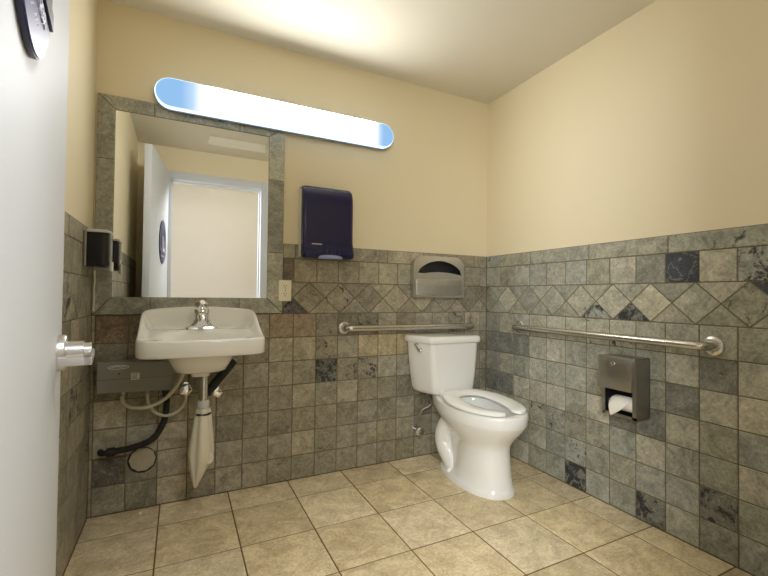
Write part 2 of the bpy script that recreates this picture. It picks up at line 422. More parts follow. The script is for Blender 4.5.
# ---- floor
def floor_fn(x, y, d): return (x, y, d)
floor_base = slab('floor', [(HX0, HX1, HY, 0.1, -0.1, -0.0016)], FGROUT)
FT = Tiles(floor_fn, 5, gap=0.0030, chamfer=0.0012, depth=0.006)
fr = random.Random(31)
for i in range(-2, 11):
    for j in range(-1, 12):
        x1 = -0.150-0.3152*(i-1); x0 = x1-0.3152; y1 = -0.212-0.317*(j-1); y0 = y1-0.317
        x0, x1 = max(x0, HX0), min(x1, HX1); y0, y1 = max(y0, HY), min(y1, 0)
        if y0 > -D-0.12: x0, x1 = max(x0, -W), min(x1, 0)
        if x1-x0 < 0.01 or y1-y0 < 0.01: continue
        k = fr.uniform(0.90, 1.10); c = S(226, 212, 182) if fr.random() < 0.6 else S(220, 204, 170)
        FT.tile([(x0, y0), (x1, y0), (x1, y1), (x0, y1)], tuple(a*k for a in c))
FT.build('floor_tiles', TRAV, [], FGROUT, floor_base)

# ---- wainscots
over_r = {(1, 4): (PALE, 0.0), (1, 9): (PALE, 0.05), (2, 9): (DARKS, 0.45), (2, 11): (LIGHT, 0.0), (1, 11): (None, 0.1), (2, 10): (PALE, 0.05), (1, 10): (DARKS, 0.45),
          ('B', 9): (NAVYS, 0.30), ('B', 8): (None, 0.42), ('B', 10): (PALE, 0.12), ('B', 11): (None, 0.62), ('B', 7): (PALE, 0.0), ('B', 6): (None, 0.1), ('B', 4): (None, 0.5), ('B', 3): (None, 0.42),
          (0, 7): (PALE, 0.55), (0, 6): (PALE, 0.50), (0, 9): (None, 0.0), (0, 10): (None, 0.05), (6, 5): (DARKS, 0.72), (5, 5): (None, 0.55), (4, 5): (None, 0.5), (4, 6): (None, 0.5), (5, 6): (None, 0.4), (3, 7): (DARKS, 0.5),
          (6, 8): (DARKS, 0.62), (5, 10): (DARKS, 0.6), (5, 9): (None, 0.0), (4, 10): (None, 0.0), (3, 10): (None, 0.05), (3, 9): (None, 0.1), (3, 11): (None, 0.2), (1, 0): (DARKS, 0.5), (1, 1): (DARKS, 0.35), (1, 2): (DARKS, 0.35), (2, 0): (None, 0.2), (3, 0): (DARKS, 0.5), (3, 1): (DARKS, 0.4), (6, 2): (PALE, 0), (4, 8): (PALE, 0.1), (3, 8): (DARKS, 0.3),
          ('D', 5): (LIGHT, 0.0), ('D', 4): (PALE, 0.05), ('D', 0): (PALE, 0.0), ('D', 6): (None, 0.1), ('D', 7): (None, 0.55), ('D', 3): (None, 0.45), ('U', 3): (None, 0.66), ('U', 4): (DARKS, 0.66), ('T', 7): (NAVYS, 0.3), ('U', 5): (None, 0.15), ('U', 6): (None, 0.42), ('T', 6): (PALE, 0.0)}
wainscot('slate_wainscot', lambda s, z, d: (-d, -s, z), D, 0.0, 0.1355, 0.213, 0.188, [0, 0.135, 0.411, 0.828, 1.231, 1.66, 2.09], SLATES, 11, over_r, wall_right)
over_b = {(0, 10): (REDS, 0.3), (0, 9): (REDS, 0.3), (0, 8): (None, 0.48), (1, 6): (S(176, 163, 128), 0.0), (1, 5): (S(182, 168, 132), 0.0), (1, 4): (S(168, 154, 120), 0.05), (1, 7): (None, 0.1), (2, 6): (None, 0.55), (1, 8): (None, 0.5), (2, 8): (S(112, 110, 100), 0.66),
          ('B', 9): (S(160, 150, 126), 0.1), ('B', 8): (S(160, 150, 126), 0.35), ('B', 10): (S(118, 108, 90), 0.1), ('B', 6): (None, 0.1), ('B', 5): (None, 0.45), ('A', 8): (None, 0.5), (5, 5): (S(146, 138, 112), 0), (6, 4): (S(140, 132, 106), 0), (5, 16): (S(92, 88, 78), 0.5),
          (3, 8): (None, 0.1), (2, 11): (None, 0.2), (0, 15): (S(120, 104, 80), 0.3), (0, 16): (S(118, 100, 76), 0.3), (1, 17): (None, 0.2), ('U', 6): (S(96, 92, 92), 0.6)}
FX0, FX1, FZ0, FZ1 = -2.336, -1.455, 0.940, 1.988       # slate frame of the mirror
MX0, MX1, MZ0, MZ1 = -2.262, -1.542, 1.025, 1.920
def keep_back(poly):
    s_f = -FX1
    zz = sum(p[1] for p in poly)/len(poly)
    return clip(poly, 1, 0, s_f) if zz > 0.939 else poly
wainscot('slate_wainscot', lambda s, z, d: (-s, -d, z), W, 0.0555, 0.1335, 0.159, 0.1905, [0, 0.11, 0.26, 0.53, 0.795, 1.07, 1.27, 1.385, 1.6], BSL, 23, over_b, wall_back, keep_back,
         [[(-0.0035, 0), (W+0.0035, 0), (W+0.0035, 0.95), (-0.0035, 0.95)], [(-0.0035, 0.95), (1.47, 0.95), (1.47, TT), (-0.0035, TT)]])
wainscot('slate_wainscot', lambda s, z, d: (-W+d, -s, z), D, -0.02, 0.1355, 0.10, 0.188, [0, 0.20, 0.47, 0.8, 1.1, 1.5, 1.8, 2.1], BSL, 37, {}, wall_left)
wainscot('slate_wainscot', lambda s, z, d: (-s, -D+d, z), -OX1-0.085, 0.0, 0.1335, 0.1, 0.1905, [0, 0.3, 0.6, 0.9, 1.2], SLATES, 41, {}, wall_front)

# ---- doorway trim
b = MB()
CW = 0.078
for y0, y1 in ((-D-0.004, -D+0.014), (-D-0.134, -D-0.118)):
    b.box(OX0-CW, OX0, y0, y1, 0, OZ+CW, 0.004); b.box(OX1, OX1+CW, y0, y1, 0, OZ+CW, 0.004); b.box(OX0, OX1, y0, y1, OZ, OZ+CW, 0.004)
b.build('trim_1', WHITEP, kind='structure')          # casings
b = MB()
b.box(OX0-0.02, OX0, -D-0.12, -D, 0, OZ); b.box(OX1, OX1+0.02, -D-0.12, -D, 0, OZ); b.box(OX0-0.02, OX1+0.02, -D-0.12, -D, OZ, OZ+0.02)
b.box(OX0, OX0+0.012, -D-0.10, -D-0.06, 0, OZ); b.box(OX1-0.012, OX1, -D-0.10, -D-0.06, 0, OZ); b.box(OX0, OX1, -D-0.10, -D-0.06, OZ-0.012, OZ)
b.build('trim_2', WHITEP, kind='structure')          # jamb and stop

# ---- door leaf
hp = Vector((-2.084, -2.072, 0)); ep = Vector((-2.1835, -1.295, 0)); dv = (ep-hp).normalized(); dn = Vector((dv.y, -dv.x, 0)); DL = (ep-hp).length
def dpt(u, off, z): return hp+dv*u+dn*off+Vector((0, 0, z))
DM = Matrix(((dv.x, dn.x, 0, hp.x), (dv.y, dn.y, 0, hp.y), (0, 0, 1, 0), (0, 0, 0, 1)))     # local (u, off, z)
b = MB(); b.box(0, DL, -0.050, 0, 0.012, 2.188, 0.002, 2, DM)
door = b.build('door_1', WHITEP, kind='structure')
def dlathe(mb, prof, u, z, n=28): return mb.lathe(prof, dpt(u, 0, z), dn, n)
SATIN = mat('satin_chrome', (0.66, 0.65, 0.66), rough=0.3, metal=1.0, noise=0.03)
b = MB(); dlathe(b, [(0.0, 0), (0.034, 0), (0.034, 0.010), (0.032, 0.013), (0.021, 0.014), (0.0205, 0.040), (0.017, 0.041), (0.017, 0.052), (0.0, 0.053)], 0.715, 0.932)
hr = b.build('door_handle', SATIN, door)
b = MB(); b.box(0.605, 0.735, 0.042, 0.057, 0.920, 0.935, 0.003, 2, DM); b.box(0.605, 0.619, 0.008, 0.057, 0.920, 0.935, 0.003, 2, DM)
b.build('lever', SATIN, hr)
b = MB()
for s in (0.25, 1.1, 1.95): b.tube([dpt(-0.004, -0.040, s-0.045), dpt(-0.004, -0.040, s+0.045)], 0.008, 10)
b.build('hinge', STEEL, door)

# ------------------------------------------------------------------ restroom sign on the door
sg = thing('restroom_sign', 'oval navy restroom sign with raised pictograms fixed to the white door', 'sign', dpt(0.318, 0.0, 1.505))
def ell(a, bb, n=56): return [(0.290+a*math.cos(2*PI*k/n), 1.493+bb*math.sin(2*PI*k/n)) for k in range(n)]
def sgn(u, z, d): return dpt(u, d, z)
SIGNW = mat('pale_sign_lettering', S(206, 208, 222), rough=0.35, noise=0.02)
NAVYG = mat('glossy_navy_sign', S(40, 46, 122), rough=0.3, noise=0.05)
MB().prism(ell(0.150, 0.190), sgn, 0.0005, 0.0065).build('backing', NAVYD, sg)
MB().prism(ell(0.1485, 0.1885), sgn, 0.006, 0.0080).build('face', NAVYG, sg)
b = MB(); b.prism([(0.200, 1.409), (0.302, 1.409), (0.302, 1.545), (0.200, 1.545)], sgn, 0.0078, 0.0088); b.build('panel', SIGNW, sg, smooth=False)
b = MB(); b.prism([(0.175, 1.386), (0.412, 1.386), (0.412, 1.408), (0.175, 1.408)], sgn, 0.0078, 0.0115)
b.build('bar', NAVYD, sg, smooth=False)
def person(u0, dress):
    b = MB(); n = 20
    b.prism([(u0+0.015*math.cos(2*PI*k/n), 1.592+0.015*math.sin(2*PI*k/n)) for k in range(n)], sgn, 0.0085, 0.0110)
    if dress: b.prism([(u0-0.016, 1.572), (u0+0.016, 1.572), (u0+0.034, 1.500), (u0-0.034, 1.500)], sgn, 0.0085, 0.0110)
    else: b.prism([(u0-0.027, 1.572), (u0+0.027, 1.572), (u0+0.027, 1.510), (u0-0.027, 1.510)], sgn, 0.0085, 0.0110)
    for q in (-1, 1): b.prism([(u0+q*0.003, 1.515), (u0+q*0.016, 1.515), (u0+q*0.016, 1.440), (u0+q*0.003, 1.440)], sgn, 0.0085, 0.0110)
    return b.build('pictogram', NAVYD, sg, smooth=False)
person(0.250, False); person(0.350, True)
TM = Matrix(((-dv.x, 0, dn.x, 0), (-dv.y, 0, dn.y, 0), (0, 1, 0, 0), (0, 0, 0, 1)))
text_mesh('RESTROOM', 'lettering', 0.026, Matrix.Translation(dpt(0.290, 0.0085, 1.366))@TM, SIGNW, sg, depth=0.0015)
b = MB()
for k in range(7):
    for q in range(2):
        if (k*3+q) % 4 != 1: b.lathe([(0.0012, 0), (0.001, 0.0007), (0, 0.0009)], dpt(0.317-0.010*k, 0.0080, 1.344-0.006*q), dn, 8)
b.build('braille', SIGNW, sg)

# ------------------------------------------------------------------ mirror with slate frame
mir = thing('wall_mirror', 'large rectangular mirror in a mitred slate tile frame above the sink', 'mirror', ((FX0+FX1)/2, 0, FZ0))
b = MB(); b.box(MX0-0.004, MX1+0.004, -0.0035, 0.002, MZ0-0.004, MZ1+0.004); b.build('glass', MIRM, mir, smooth=False)
def mirror_frame():
    T = Tiles(lambda s, z, d: (s, -0.008-d, z), 77, gap=0.0015, chamfer=0.002, depth=0.014)
    g = lambda v: tuple(c*v*1.45 for c in S(143, 142, 130)); rr = random.Random(4)
    def strip(pts_in, pts_out, cuts, pal):
        """pts along the edge: param 0..1 on both inner and outer lines"""
        (ia, ib), (oa, ob) = pts_in, pts_out
        lerp = lambda p, q, t: (p[0]+(q[0]-p[0])*t, p[1]+(q[1]-p[1])*t)
        c = [0]+cuts+[1]
        for k in range(len(c)-1):
            t0, t1 = c[k], c[k+1]
            # joints are square to the strip: use the outer parameter except at the mitres
            def inner(t):
                if t in (0, 1): return ia if t == 0 else ib
                o = lerp(oa, ob, t)
                return (o[0], ia[1]) if abs(ia[1]-ib[1]) < 1e-6 else (ia[0], o[1])
            T.tile([lerp(oa, ob, t0), lerp(oa, ob, t1), inner(t1), inner(t0)], g(pal[k] if k < len(pal) else 1), rr.choice((0.1, 0.2, 0.35, 0.4)))
    strip(((MX0, MZ1), (MX1, MZ1)), ((FX0, FZ1), (FX1, FZ1)), [0.268, 0.726], [0.9, 1.0, 1.1])
    strip(((MX1, MZ1), (MX1, MZ0)), ((FX1, FZ1), (FX1, FZ0)), [0.292, 0.678], [1.25, 0.8, 1.1])
    strip(((MX1, MZ0), (MX0, MZ0)), ((FX1, FZ0), (FX0, FZ0)), [0.262, 0.735], [1.05, 1.0, 0.8])
    strip(((MX0, MZ0), (MX0, MZ1)), ((FX0, FZ0), (FX0, FZ1)), [0.707], [0.85, 0.9])
    return T.build('slate_frame', SLATE, [[(FX0+.002, FZ0+.002), (FX1-.002, FZ0+.002), (FX1-.002, MZ0), (FX0+.002, MZ0)], [(FX0+.002, MZ1), (FX1-.002, MZ1), (FX1-.002, FZ1-.002), (FX0+.002, FZ1-.002)],
                                       [(FX0+.002, MZ0), (MX0, MZ0), (MX0, MZ1), (FX0+.002, MZ1)], [(MX1, MZ0), (FX1-.002, MZ0), (FX1-.002, MZ1), (MX1, MZ1)]], GROUT, None)
fo = mirror_frame(); del fo['kind']; fo.parent = mir; fo.matrix_parent_inverse = Matrix.Translation(-mir.location)

# ------------------------------------------------------------------ vanity light
vl = thing('vanity_light', 'long glowing pill-shaped vanity light above the mirror', 'light', (-1.46, 0, 1.97))
LX0, LX1, LZ0, LZ1 = -2.102, -0.792, 1.956, 2.108
def stadium(x0, x1, z0, z1, n=14):
    r = (z1-z0)/2; zc = (z0+z1)/2; P = []
    for k in range(n+1): a = PI/2+PI*k/n; P.append((x0+r+r*math.cos(a), zc+r*math.sin(a)))
    for k in range(n+1): a = -PI/2+PI*k/n; P.append((x1-r+r*math.cos(a), zc+r*math.sin(a)))
    return P
def ringy(ins, y): return [(x, y, z) for x, z in stadium(LX0+ins, LX1-ins, LZ0+ins, LZ1-ins)]
FIXM = mat('light_housing', S(170, 175, 178), rough=0.4, noise=0.02)
MB().loft([ringy(0.012, 0.003), ringy(0.012, -0.022)]).build('housing', FIXM, vl, smooth=False)
MB().loft([ringy(0.0, -0.020), ringy(-0.002, -0.022), ringy(-0.002, -0.028), ringy(0.0, -0.030)]).build('rim', mat('light_rim', S(120, 130, 140), rough=0.3, noise=0.02), vl)
def diffuser_mat():
    m = bpy.data.materials.new('glowing_diffuser'); m.use_nodes = True; nt = m.node_tree; N = nt.nodes; L = nt.links
    b = N['Principled BSDF']; b.inputs['Base Color'].default_value = (*S(60, 75, 90), 1); b.inputs['Roughness'].default_value = 0.3
    tc = N.new('ShaderNodeTexCoord'); sp = N.new('ShaderNodeSeparateXYZ'); L.new(tc.outputs['Object'], sp.inputs[0])
    mr = N.new('ShaderNodeMapRange'); mr.inputs['From Min'].default_value = LX0; mr.inputs['From Max'].default_value = LX1
    L.new(sp.outputs['X'], mr.inputs['Value'])
    r = N.new('ShaderNodeValToRGB'); L.new(mr.outputs['Result'], r.inputs['Fac']); e = r.color_ramp.elements
    EXPF = 2**SC.view_settings.exposure*LAMP_STRENGTH
    blue = (*[c/EXPF for c in S(140, 188, 236)], 1); half = (*[c/EXPF for c in S(185, 216, 248)], 1); edge = (*[c/EXPF*1.15 for c in (1, 1, 1)], 1); white = (0.99, 0.995, 0.97, 1)
    e[0].position = 0.09; e[0].color = blue; e[1].position = 0.13; e[1].color = half
    for p_, c_ in ((0.165, edge), (0.24, white), (0.87, white), (0.905, edge), (0.925, half), (0.945, blue)):
        k = e.new(p_); k.color = c_
    L.new(r.outputs['Color'], b.inputs['Emission Color']); b.inputs['Emission Strength'].default_value = LAMP_STRENGTH
    return m
SIDEM = emit('blue_acrylic_edge', S(185, 212, 240), 0.62)
MB().loft([ringy(0.004, -0.028), ringy(0.002, -0.044), ringy(0.001, -0.056), ringy(0.004, -0.063), ringy(0.007, -0.0655)], True, False).build('edge_band', SIDEM, vl)
MB().loft([ringy(0.007, -0.0655), ringy(0.014, -0.066), ringy(0.030, -0.066)], False, True).build('diffuser', diffuser_mat(), vl)

# ------------------------------------------------------------------ paper towel dispenser
pt = thing('paper_towel_dispenser', 'dark navy plastic paper towel dispenser on the wall right of the mirror', 'dispenser', (-1.215, 0, 1.245))
PX0, PX1 = -1.366, -1.070
def pt_ring(x, prof, k=1.0): return [(x, y*k, z) for y, z in prof]
prof = [(0.0, 1.270), (-0.070, 1.250), (-0.112, 1.253), (-0.120, 1.262), (-0.120, 1.285), (-0.108, 1.312), (-0.098, 1.340), (-0.096, 1.42), (-0.096, 1.56), (-0.093, 1.61), (-0.080, 1.645), (-0.058, 1.662), (-0.02, 1.668), (0.0, 1.668)]
def prof_in(d):
    out = []
    for y, z in prof:
        zz = 1.46+(z-1.46)*(1-d*1.2); out.append((min(0, y*(1-d*6*(0.35))), zz))
    return out
b = MB(); xs = [(0, 0.05), (0.004, 0.02), (0.012, 0.006), (0.022, 0.0)]
rings = [pt_ring(PX0+a, prof_in(d)) for a, d in xs]+[pt_ring(PX1-a, prof_in(d)) for a, d in xs[::-1]]
b.loft(rings); b.build('cover', NAVY, pt, angle=50)
b = MB(); b.box(PX0-0.004, PX1+0.004, -0.045, 0.0, 1.262, 1.648, 0.004); b.build('back_housing', GREYW, pt)
b = MB(); n = 20
tab = [(-1.215+0.070*math.cos(PI*k/n), 1.251+0.020*math.sin(PI*k/n)**0.6) for k in range(n+1)]
b.prism(tab, lambda x, z, d: (x, -0.1205-d, z), -0.06, 0.002); b.build('tear_tab', TABM, pt, smooth=False)
b = MB(); rr = random.Random(8); x = -1.318
while x < -1.262:
    wd = rr.uniform(0.003, 0.006); b.box(x, x+wd, -0.1035, -0.100, 1.327, 1.333); x += wd+0.0015
b.build('logo', GREYW, pt, smooth=False)
b = MB()
for k in range(5): b.box(-1.262+0.024*k, -1.256+0.024*k, -0.1225, -0.118, 1.272, 1.300, 0.001)
b.build('rib', NAVYD, pt)

# ------------------------------------------------------------------ outlet
ou = thing('wall_outlet', 'ivory duplex power outlet beside the lower right corner of the mirror', 'outlet', (-1.4435, 0, 1.007))
b = MB(); b.box(-1.479, -1.408, -0.017, -0.001, 1.009, 1.126, 0.004, 3); b.build('plate', IVORY, ou)
for zc in (1.090, 1.046):
    b = MB(); b.prism(rrect(-1.4435, zc, 0.017, 0.0165, 0.010), lambda x, z, d: (x, -d, z), 0.016, 0.0195); rc = b.build('receptacle', IVORY, ou)
    b = MB(); b.box(-1.4515, -1.449, -0.0200, -0.0185, zc+0.000, zc+0.010); b.box(-1.438, -1.4355, -0.0200, -0.0185, zc+0.001, zc+0.009)
    b.lathe([(0.003, 0), (0.003, 0.0015)], (-1.4437, -0.0185, zc-0.008), (0, -1, 0), 10); b.build('slot', SLOTM, rc, smooth=False)
b = MB(); b.lathe([(0.003, 0), (0.0025, 0.001), (0, 0.0012)], (-1.4435, -0.017, 1.068), (0, -1, 0), 12); b.build('screw', STEEL, ou)

# ------------------------------------------------------------------ seat cover dispenser
sc = thing('seat_cover_dispenser', 'stainless steel toilet seat cover dispenser above the toilet tank', 'dispenser', (-0.432, 0, 1.04))
X0, X1, Z0, Z1 = -0.632, -0.232, 1.036, 1.308
def top_round(x0, x1, z0, z1, r, n=10):
    P = [(x0, z0), (x1, z0)]
    for k in range(n+1): a = PI/2*k/n; P.append((x1-r+r*math.cos(a), z1-r+r*math.sin(a)))
    for k in range(n+1): a = PI/2+PI/2*k/n; P.append((x0+r+r*math.cos(a), z1-r+r*math.sin(a)))
    return P
out = top_round(X0, X1, Z0, Z1, 0.075)
hole = []; n = 22
for k in range(n+1):
    t = k/n; hole.append((X0+0.03+(X1-X0-0.052)*t, 1.186-0.018*(1-(2*t-1)**2)*(-1)))
arc = [(X1-0.022-(X1-X0-0.052)*t, 1.186+0.092*math.sin(PI*t)**0.52) for t in [k/n for k in range(1, n)]]
hole += arc
fy = lambda x, z, d: (x, -d, z)
b = MB(); b.plate_hole(out, hole, fy, 0.046, 0.0475); b.build('front_panel', STEEL, sc, smooth=False, bevel=0.0006)
b = MB(); b.loft([[fy(x, z, 0.0) for x, z in out], [fy(x, z, 0.0465) for x, z in out]], True, False); b.build('body', STEEL, sc, angle=35)
b = MB(); b.loft([[fy(x, z, 0.004) for x, z in top_round(X0+.003, X1-.003, Z0+.003, Z1-.003, 0.07)], [fy(x, z, 0.0445) for x, z in top_round(X0+.003, X1-.003, Z0+.003, Z1-.003, 0.07)]], True, False); b.build('interior', DARKIN, sc, smooth=False)
b = MB(); b.box(-0.60, -0.30, -0.030, -0.012, 1.07, 1.196, 0.002); b.build('seat_cover_pack', GREYW, sc)
b = MB(); b.loft([[fy(x, z, 0.0474) for x, z in rrect(-0.432, 1.103, 0.178, 0.055, 0.012)], [fy(x, z, 0.0500) for x, z in rrect(-0.432, 1.103, 0.174, 0.051, 0.010)]], False, True); b.build('raised_panel', STEELM, sc)

# ------------------------------------------------------------------ grab bars
def grab(name, label, A, B, nrm, bend):
    A, B, nrm = Vector(A), Vector(B), Vector(nrm); t = (B-A).normalized()
    o = thing(name, label, 'grab bar', (A+B)/2, None)
    off = 0.062; r = 0.0185
    pts = [A+nrm*0.004, A+nrm*0.026]
    for k in range(1, 8): a = PI/2*k/8; pts.append(A+nrm*(0.026+(off-0.026)*math.sin(a))+t*(off-0.026)*(1-math.cos(a)))
    a0 = A+nrm*off+t*(off-0.026); b0 = B+nrm*off-t*(off-0.026)
    pts += [a0.lerp(b0, k/6) for k in range(7)]
    for k in range(1, 8): a = PI/2*k/8; pts.append(B+nrm*(off-(off-0.026)*(1-math.cos(a)))-t*(off-0.026)*(1-math.sin(a)))
    pts += [B+nrm*0.026, B+nrm*0.004]
    MB().tube(pts, r, 20).build('bar', STEEL, o)
    FR = 0.036 if abs(nrm.y) > 0.5 else 0.040
    for P in (A, B):
        f = MB().lathe([(0.0, 0.0005), (FR, 0.0005), (FR, 0.004), (FR-0.003, 0.007), (0.022, 0.009), (0.0, 0.009)], P, nrm, 32).build('flange', STEEL, o)
        for k in range(3):
            b = MB(); a = math.radians(30+120*k); q = P+t*(FR-0.010)*math.cos(a)+Vector((0, 0, 1))*(FR-0.010)*math.sin(a)
            b.lathe([(0.0045, 0.007), (0.0035, 0.010), (0, 0.0108)], q, nrm, 12)
            b.build('screw', CHROME, f)
    return o
grab('grab_bar', 'stainless steel grab bar on the slate wall above the toilet tank', (-1.083, 0, 0.850), (-0.160, 0, 0.846), (0, -1, 0), 1)
grab('grab_bar', 'long stainless steel grab bar above the toilet paper dispenser', (0, -0.325, 0.855), (0, -1.408, 0.855), (-1, 0, 0), 1)

# ------------------------------------------------------------------ toilet paper dispenser + roll
td = thing('toilet_paper_dispenser', 'boxy stainless steel toilet paper dispenser on the right wall', 'dispenser', (0, -1.06, 0.49))
b = MB(); y0, y1 = -1.152, -0.985
b.box(-0.100, 0.0, y0, y0+0.003, 0.487, 0.768, 0.001); b.box(-0.100, 0.0, y1-0.003, y1, 0.487, 0.768, 0.001); b.box(-0.100, 0.0, y0, y1, 0.765, 0.768)
b.box(-0.100, 0.0, y0, y1, 0.487, 0.490); b.box(-0.005, 0.0, y0, y1, 0.487, 0.768)
b.box(-0.1005, -0.098, y0, y0+0.020, 0.487, 0.768); b.box(-0.1005, -0.098, y1-0.012, y1, 0.487, 0.62); b.box(-0.1005, -0.098, y0, y1, 0.487, 0.500)
b.build('body', STEELD, td, smooth=False)
b = MB(); b.box(-0.112, -0.100, -1.135, -0.968, 0.612, 0.769, 0.003); fl = b.build('front_cover', STEELD, td)
b = MB(); b.lathe([(0.009, 0), (0.009, 0.003), (0.006, 0.004), (0, 0.004)], (-0.112, -1.046, 0.735), (-1, 0, 0), 20); b.build('lock', CHROME, fl)
b = MB(); b.box(-0.096, -0.006, y0+0.004, y1-0.004, 0.4905, 0.4915); b.box(-0.0065, -0.0055, y0+0.004, y1-0.004, 0.492, 0.76)
b.box(-0.096, -0.006, y1-0.0045, y1-0.0035, 0.492, 0.76); b.box(-0.096, -0.006, y0+0.0035, y0+0.0045, 0.492, 0.76); b.build('liner', DARKIN, td, smooth=False)
b = MB(); b.tube([(-0.055, y0+0.005, 0.545), (-0.055, y1-0.005, 0.545)], 0.012, 14); b.build('spindle', STEELD, td)
tr = thing('toilet_paper_roll', 'small toilet paper roll with a hanging tail in the dispenser opening', 'toilet paper', (-0.062, -1.068, 0.52))
b = MB(); rc = (-0.062, 0, 0.545)
ys = (-1.128, -1.036)
def circ(r, y, n=28): return [(rc[0]+r*math.cos(2*PI*k/n), y, rc[2]+r*math.sin(2*PI*k/n)) for k in range(n)]
b.loft([circ(0.018, ys[0]), circ(0.033, ys[0]), circ(0.034, ys[0]+0.002), circ(0.034, ys[1]-0.002), circ(0.033, ys[1]), circ(0.018, ys[1])], False, False); b.build('roll', PAPER, tr)
b = MB(); b.loft([circ(0.018, ys[0]-0.010), circ(0.018, ys[1]+0.002), circ(0.0165, ys[1]+0.002), circ(0.0165, ys[0]-0.010), circ(0.018, ys[0]-0.010)], False, False); b.build('core', CARD, tr)
b = MB(); rows = []
for i, (x, z, wq) in enumerate([(-0.070, 0.582, 1.0), (-0.092, 0.574, 1.0), (-0.106, 0.556, 0.98), (-0.114, 0.532, 0.78), (-0.117, 0.510, 0.45), (-0.117, 0.490, 0.08)]):
    yc = -1.074+0.004*i+0.016*(1-wq); h = 0.045*wq
    rows.append([(x, yc-h, z), (x-0.003, yc-h*0.3, z+0.001), (x, yc+h*0.4, z), (x+0.001, yc+h, z-0.002), (x+0.0025, yc+h, z-0.002), (x+0.0015, yc+h*0.4, z), (x-0.0015, yc-h*0.3, z+0.001), (x+0.0015, yc-h, z)])
b.loft(rows); b.build('tail', PAPER, tr, angle=80)

# ------------------------------------------------------------------ soap dispenser on the left wall
sd = thing('soap_dispenser', 'black wall soap dispenser in the corner by the mirror', 'dispenser', (-2.34, -0.162, 1.157))
b = MB(); b.box(-2.34, -2.326, -0.224, -0.100, 1.157, 1.308, 0.003); b.build('back_plate', STEELD, sd)
def soap_ring(z, d, k=0.0):
    # plan: flat sides, rounded front
    yc = -0.162; h = 0.065-k; xo = -2.2475-k; P = [(-2.327, yc-h)]
    for q in range(9): a = -PI/2+PI*q/8; P.append((xo-0.022+0.022*math.cos(a), yc+(h-0.022)*(1 if math.sin(a) > 0 else -1 if math.sin(a) < 0 else 0)+0.022*math.sin(a)))
    P.append((-2.327, yc+h)); return [(x+d, y, z) for x, y in P]
b = MB(); b.loft([soap_ring(1.157, -0.004, 0.006), soap_ring(1.162, 0, 0.001), soap_ring(1.240, 0), soap_ring(1.302, 0)]); b.build('tank', BLACK, sd)
b = MB(); b.loft([soap_ring(1.302, 0.002, -0.002), soap_ring(1.311, 0.002, -0.002), soap_ring(1.315, -0.002, 0.004)]); b.build('cap', GREYW, sd)
b = MB(); b.box(-2.252, -2.240, -0.185, -0.139, 1.140, 1.182, 0.004); b.build('push_lever', GREYW, sd)
MB().tube(smooth_path([(-2.331, -0.013, 1.148), (-2.330, -0.011, 1.10), (-2.332, -0.012, 1.06), (-2.331, -0.010, 1.01), (-2.333, -0.008, 0.96)]), [0.005]*33, 8).build('trim_3', CAULK, kind='structure')

# ------------------------------------------------------------------ sink
SX = -1.873
sk = thing('wall_sink', 'white porcelain wall-hung sink below the mirror', 'sink', (SX, 0, 0.68))
def sink_top(th, s):
    """outline direction th, scale s (1 = edge) -> x, y"""
    hx, y0, y1, r = 0.260, -0.452, -0.004, 0.045
    c, q = math.cos(th), math.sin(th)
    n = 7.0; k = (abs(c)**n+abs(q)**n)**(-1/n)
    x = hx*k*c*s; yy = k*q*s
    y = (y0+y1)/2+(y1-y0)/2*yy
    y -= 0.018*(1-(x/hx)**2)*max(0, -yy)          # bowed front edge
    return x, y
def sink_z(x, y, s):
    d = (1-s)
    xx = abs(x)/0.260
    back = sstep(-0.40, -0.02, y)
    zs = 0.853+0.110*back**1.15+0.016*sstep(-0.2, 0, y)*(1-xx**2)                    # rim height
    deck = 0.872
    zi = 0.845+(deck-0.845)*sstep(-0.32, -0.16, y)
    # bowl
    bx, by = x/0.190, (y+0.285)/0.125
    rr = (abs(bx)**2.8+abs(by)**2.6)**(1/2.7)
    zi -= 0.125*(1-sstep(0.35, 1.02, rr))
    zi -= 0.010*(1-sstep(0.0, 0.4, rr))
    e = sstep(0.035, 0.17, d*(1.0 if y > -0.2 else 1.1))
    if y > -0.12: e = sstep(0.03, 0.24, d)
    return zs+(zi-zs)*e
NT = 112; SSC = [1.0, 0.992, 0.978, 0.962, 0.945, 0.925, 0.90, 0.875, 0.85, 0.82, 0.79, 0.76, 0.72, 0.68, 0.64, 0.60, 0.55, 0.50, 0.44, 0.38, 0.32, 0.26, 0.2, 0.14, 0.08, 0.03]
def ang(k): return 2*PI*k/NT
rings = []
def low(z, k, yk=1.0, s=1.0):
    return [(SX+sink_top(ang(i), s)[0]*k, -0.004+(sink_top(ang(i), s)[1]+0.004)*yk, z) for i in range(NT)]
def under(z, hx, yb, yf, n=3.0):
    P = []
    for i in range(NT):
        c, q = math.cos(ang(i)), math.sin(ang(i)); k = (abs(c)**n+abs(q)**n)**(-1/n)
        P.append((SX-0.005+hx*k*c, (yb+yf)/2+(yb-yf)/2*k*q*(-1 if False else 1), z))
    return P
rings += [under(0.662, 0.040, -0.16, -0.25), under(0.684, 0.046, -0.15, -0.26), under(0.688, 0.085, -0.12, -0.31), under(0.697, 0.110, -0.10, -0.34), under(0.730, 0.128, -0.06, -0.365), under(0.772, 0.150, -0.02, -0.40)]
def apron(z, k): 
    return [(SX+x*k, y*(k if y < -0.2 else 1)+0.0, z) for x, y in [sink_top(ang(i), 1.0) for i in range(NT)]]
rings += [apron(0.782, 0.94), apron(0.781, 0.985), apron(0.786, 1.0)]
top = []
for s in SSC:
    ring = []
    for i in range(NT):
        x, y = sink_top(ang(i), s); z = sink_z(x, y, s)
        if s == 1.0: z -= 0.010
        elif s > 0.99: z -= 0.003
        ring.append((SX+x, y, z))
    top.append(ring)
rings += top
MB().loft(rings, True, True).build('basin', PORC, sk, angle=70)
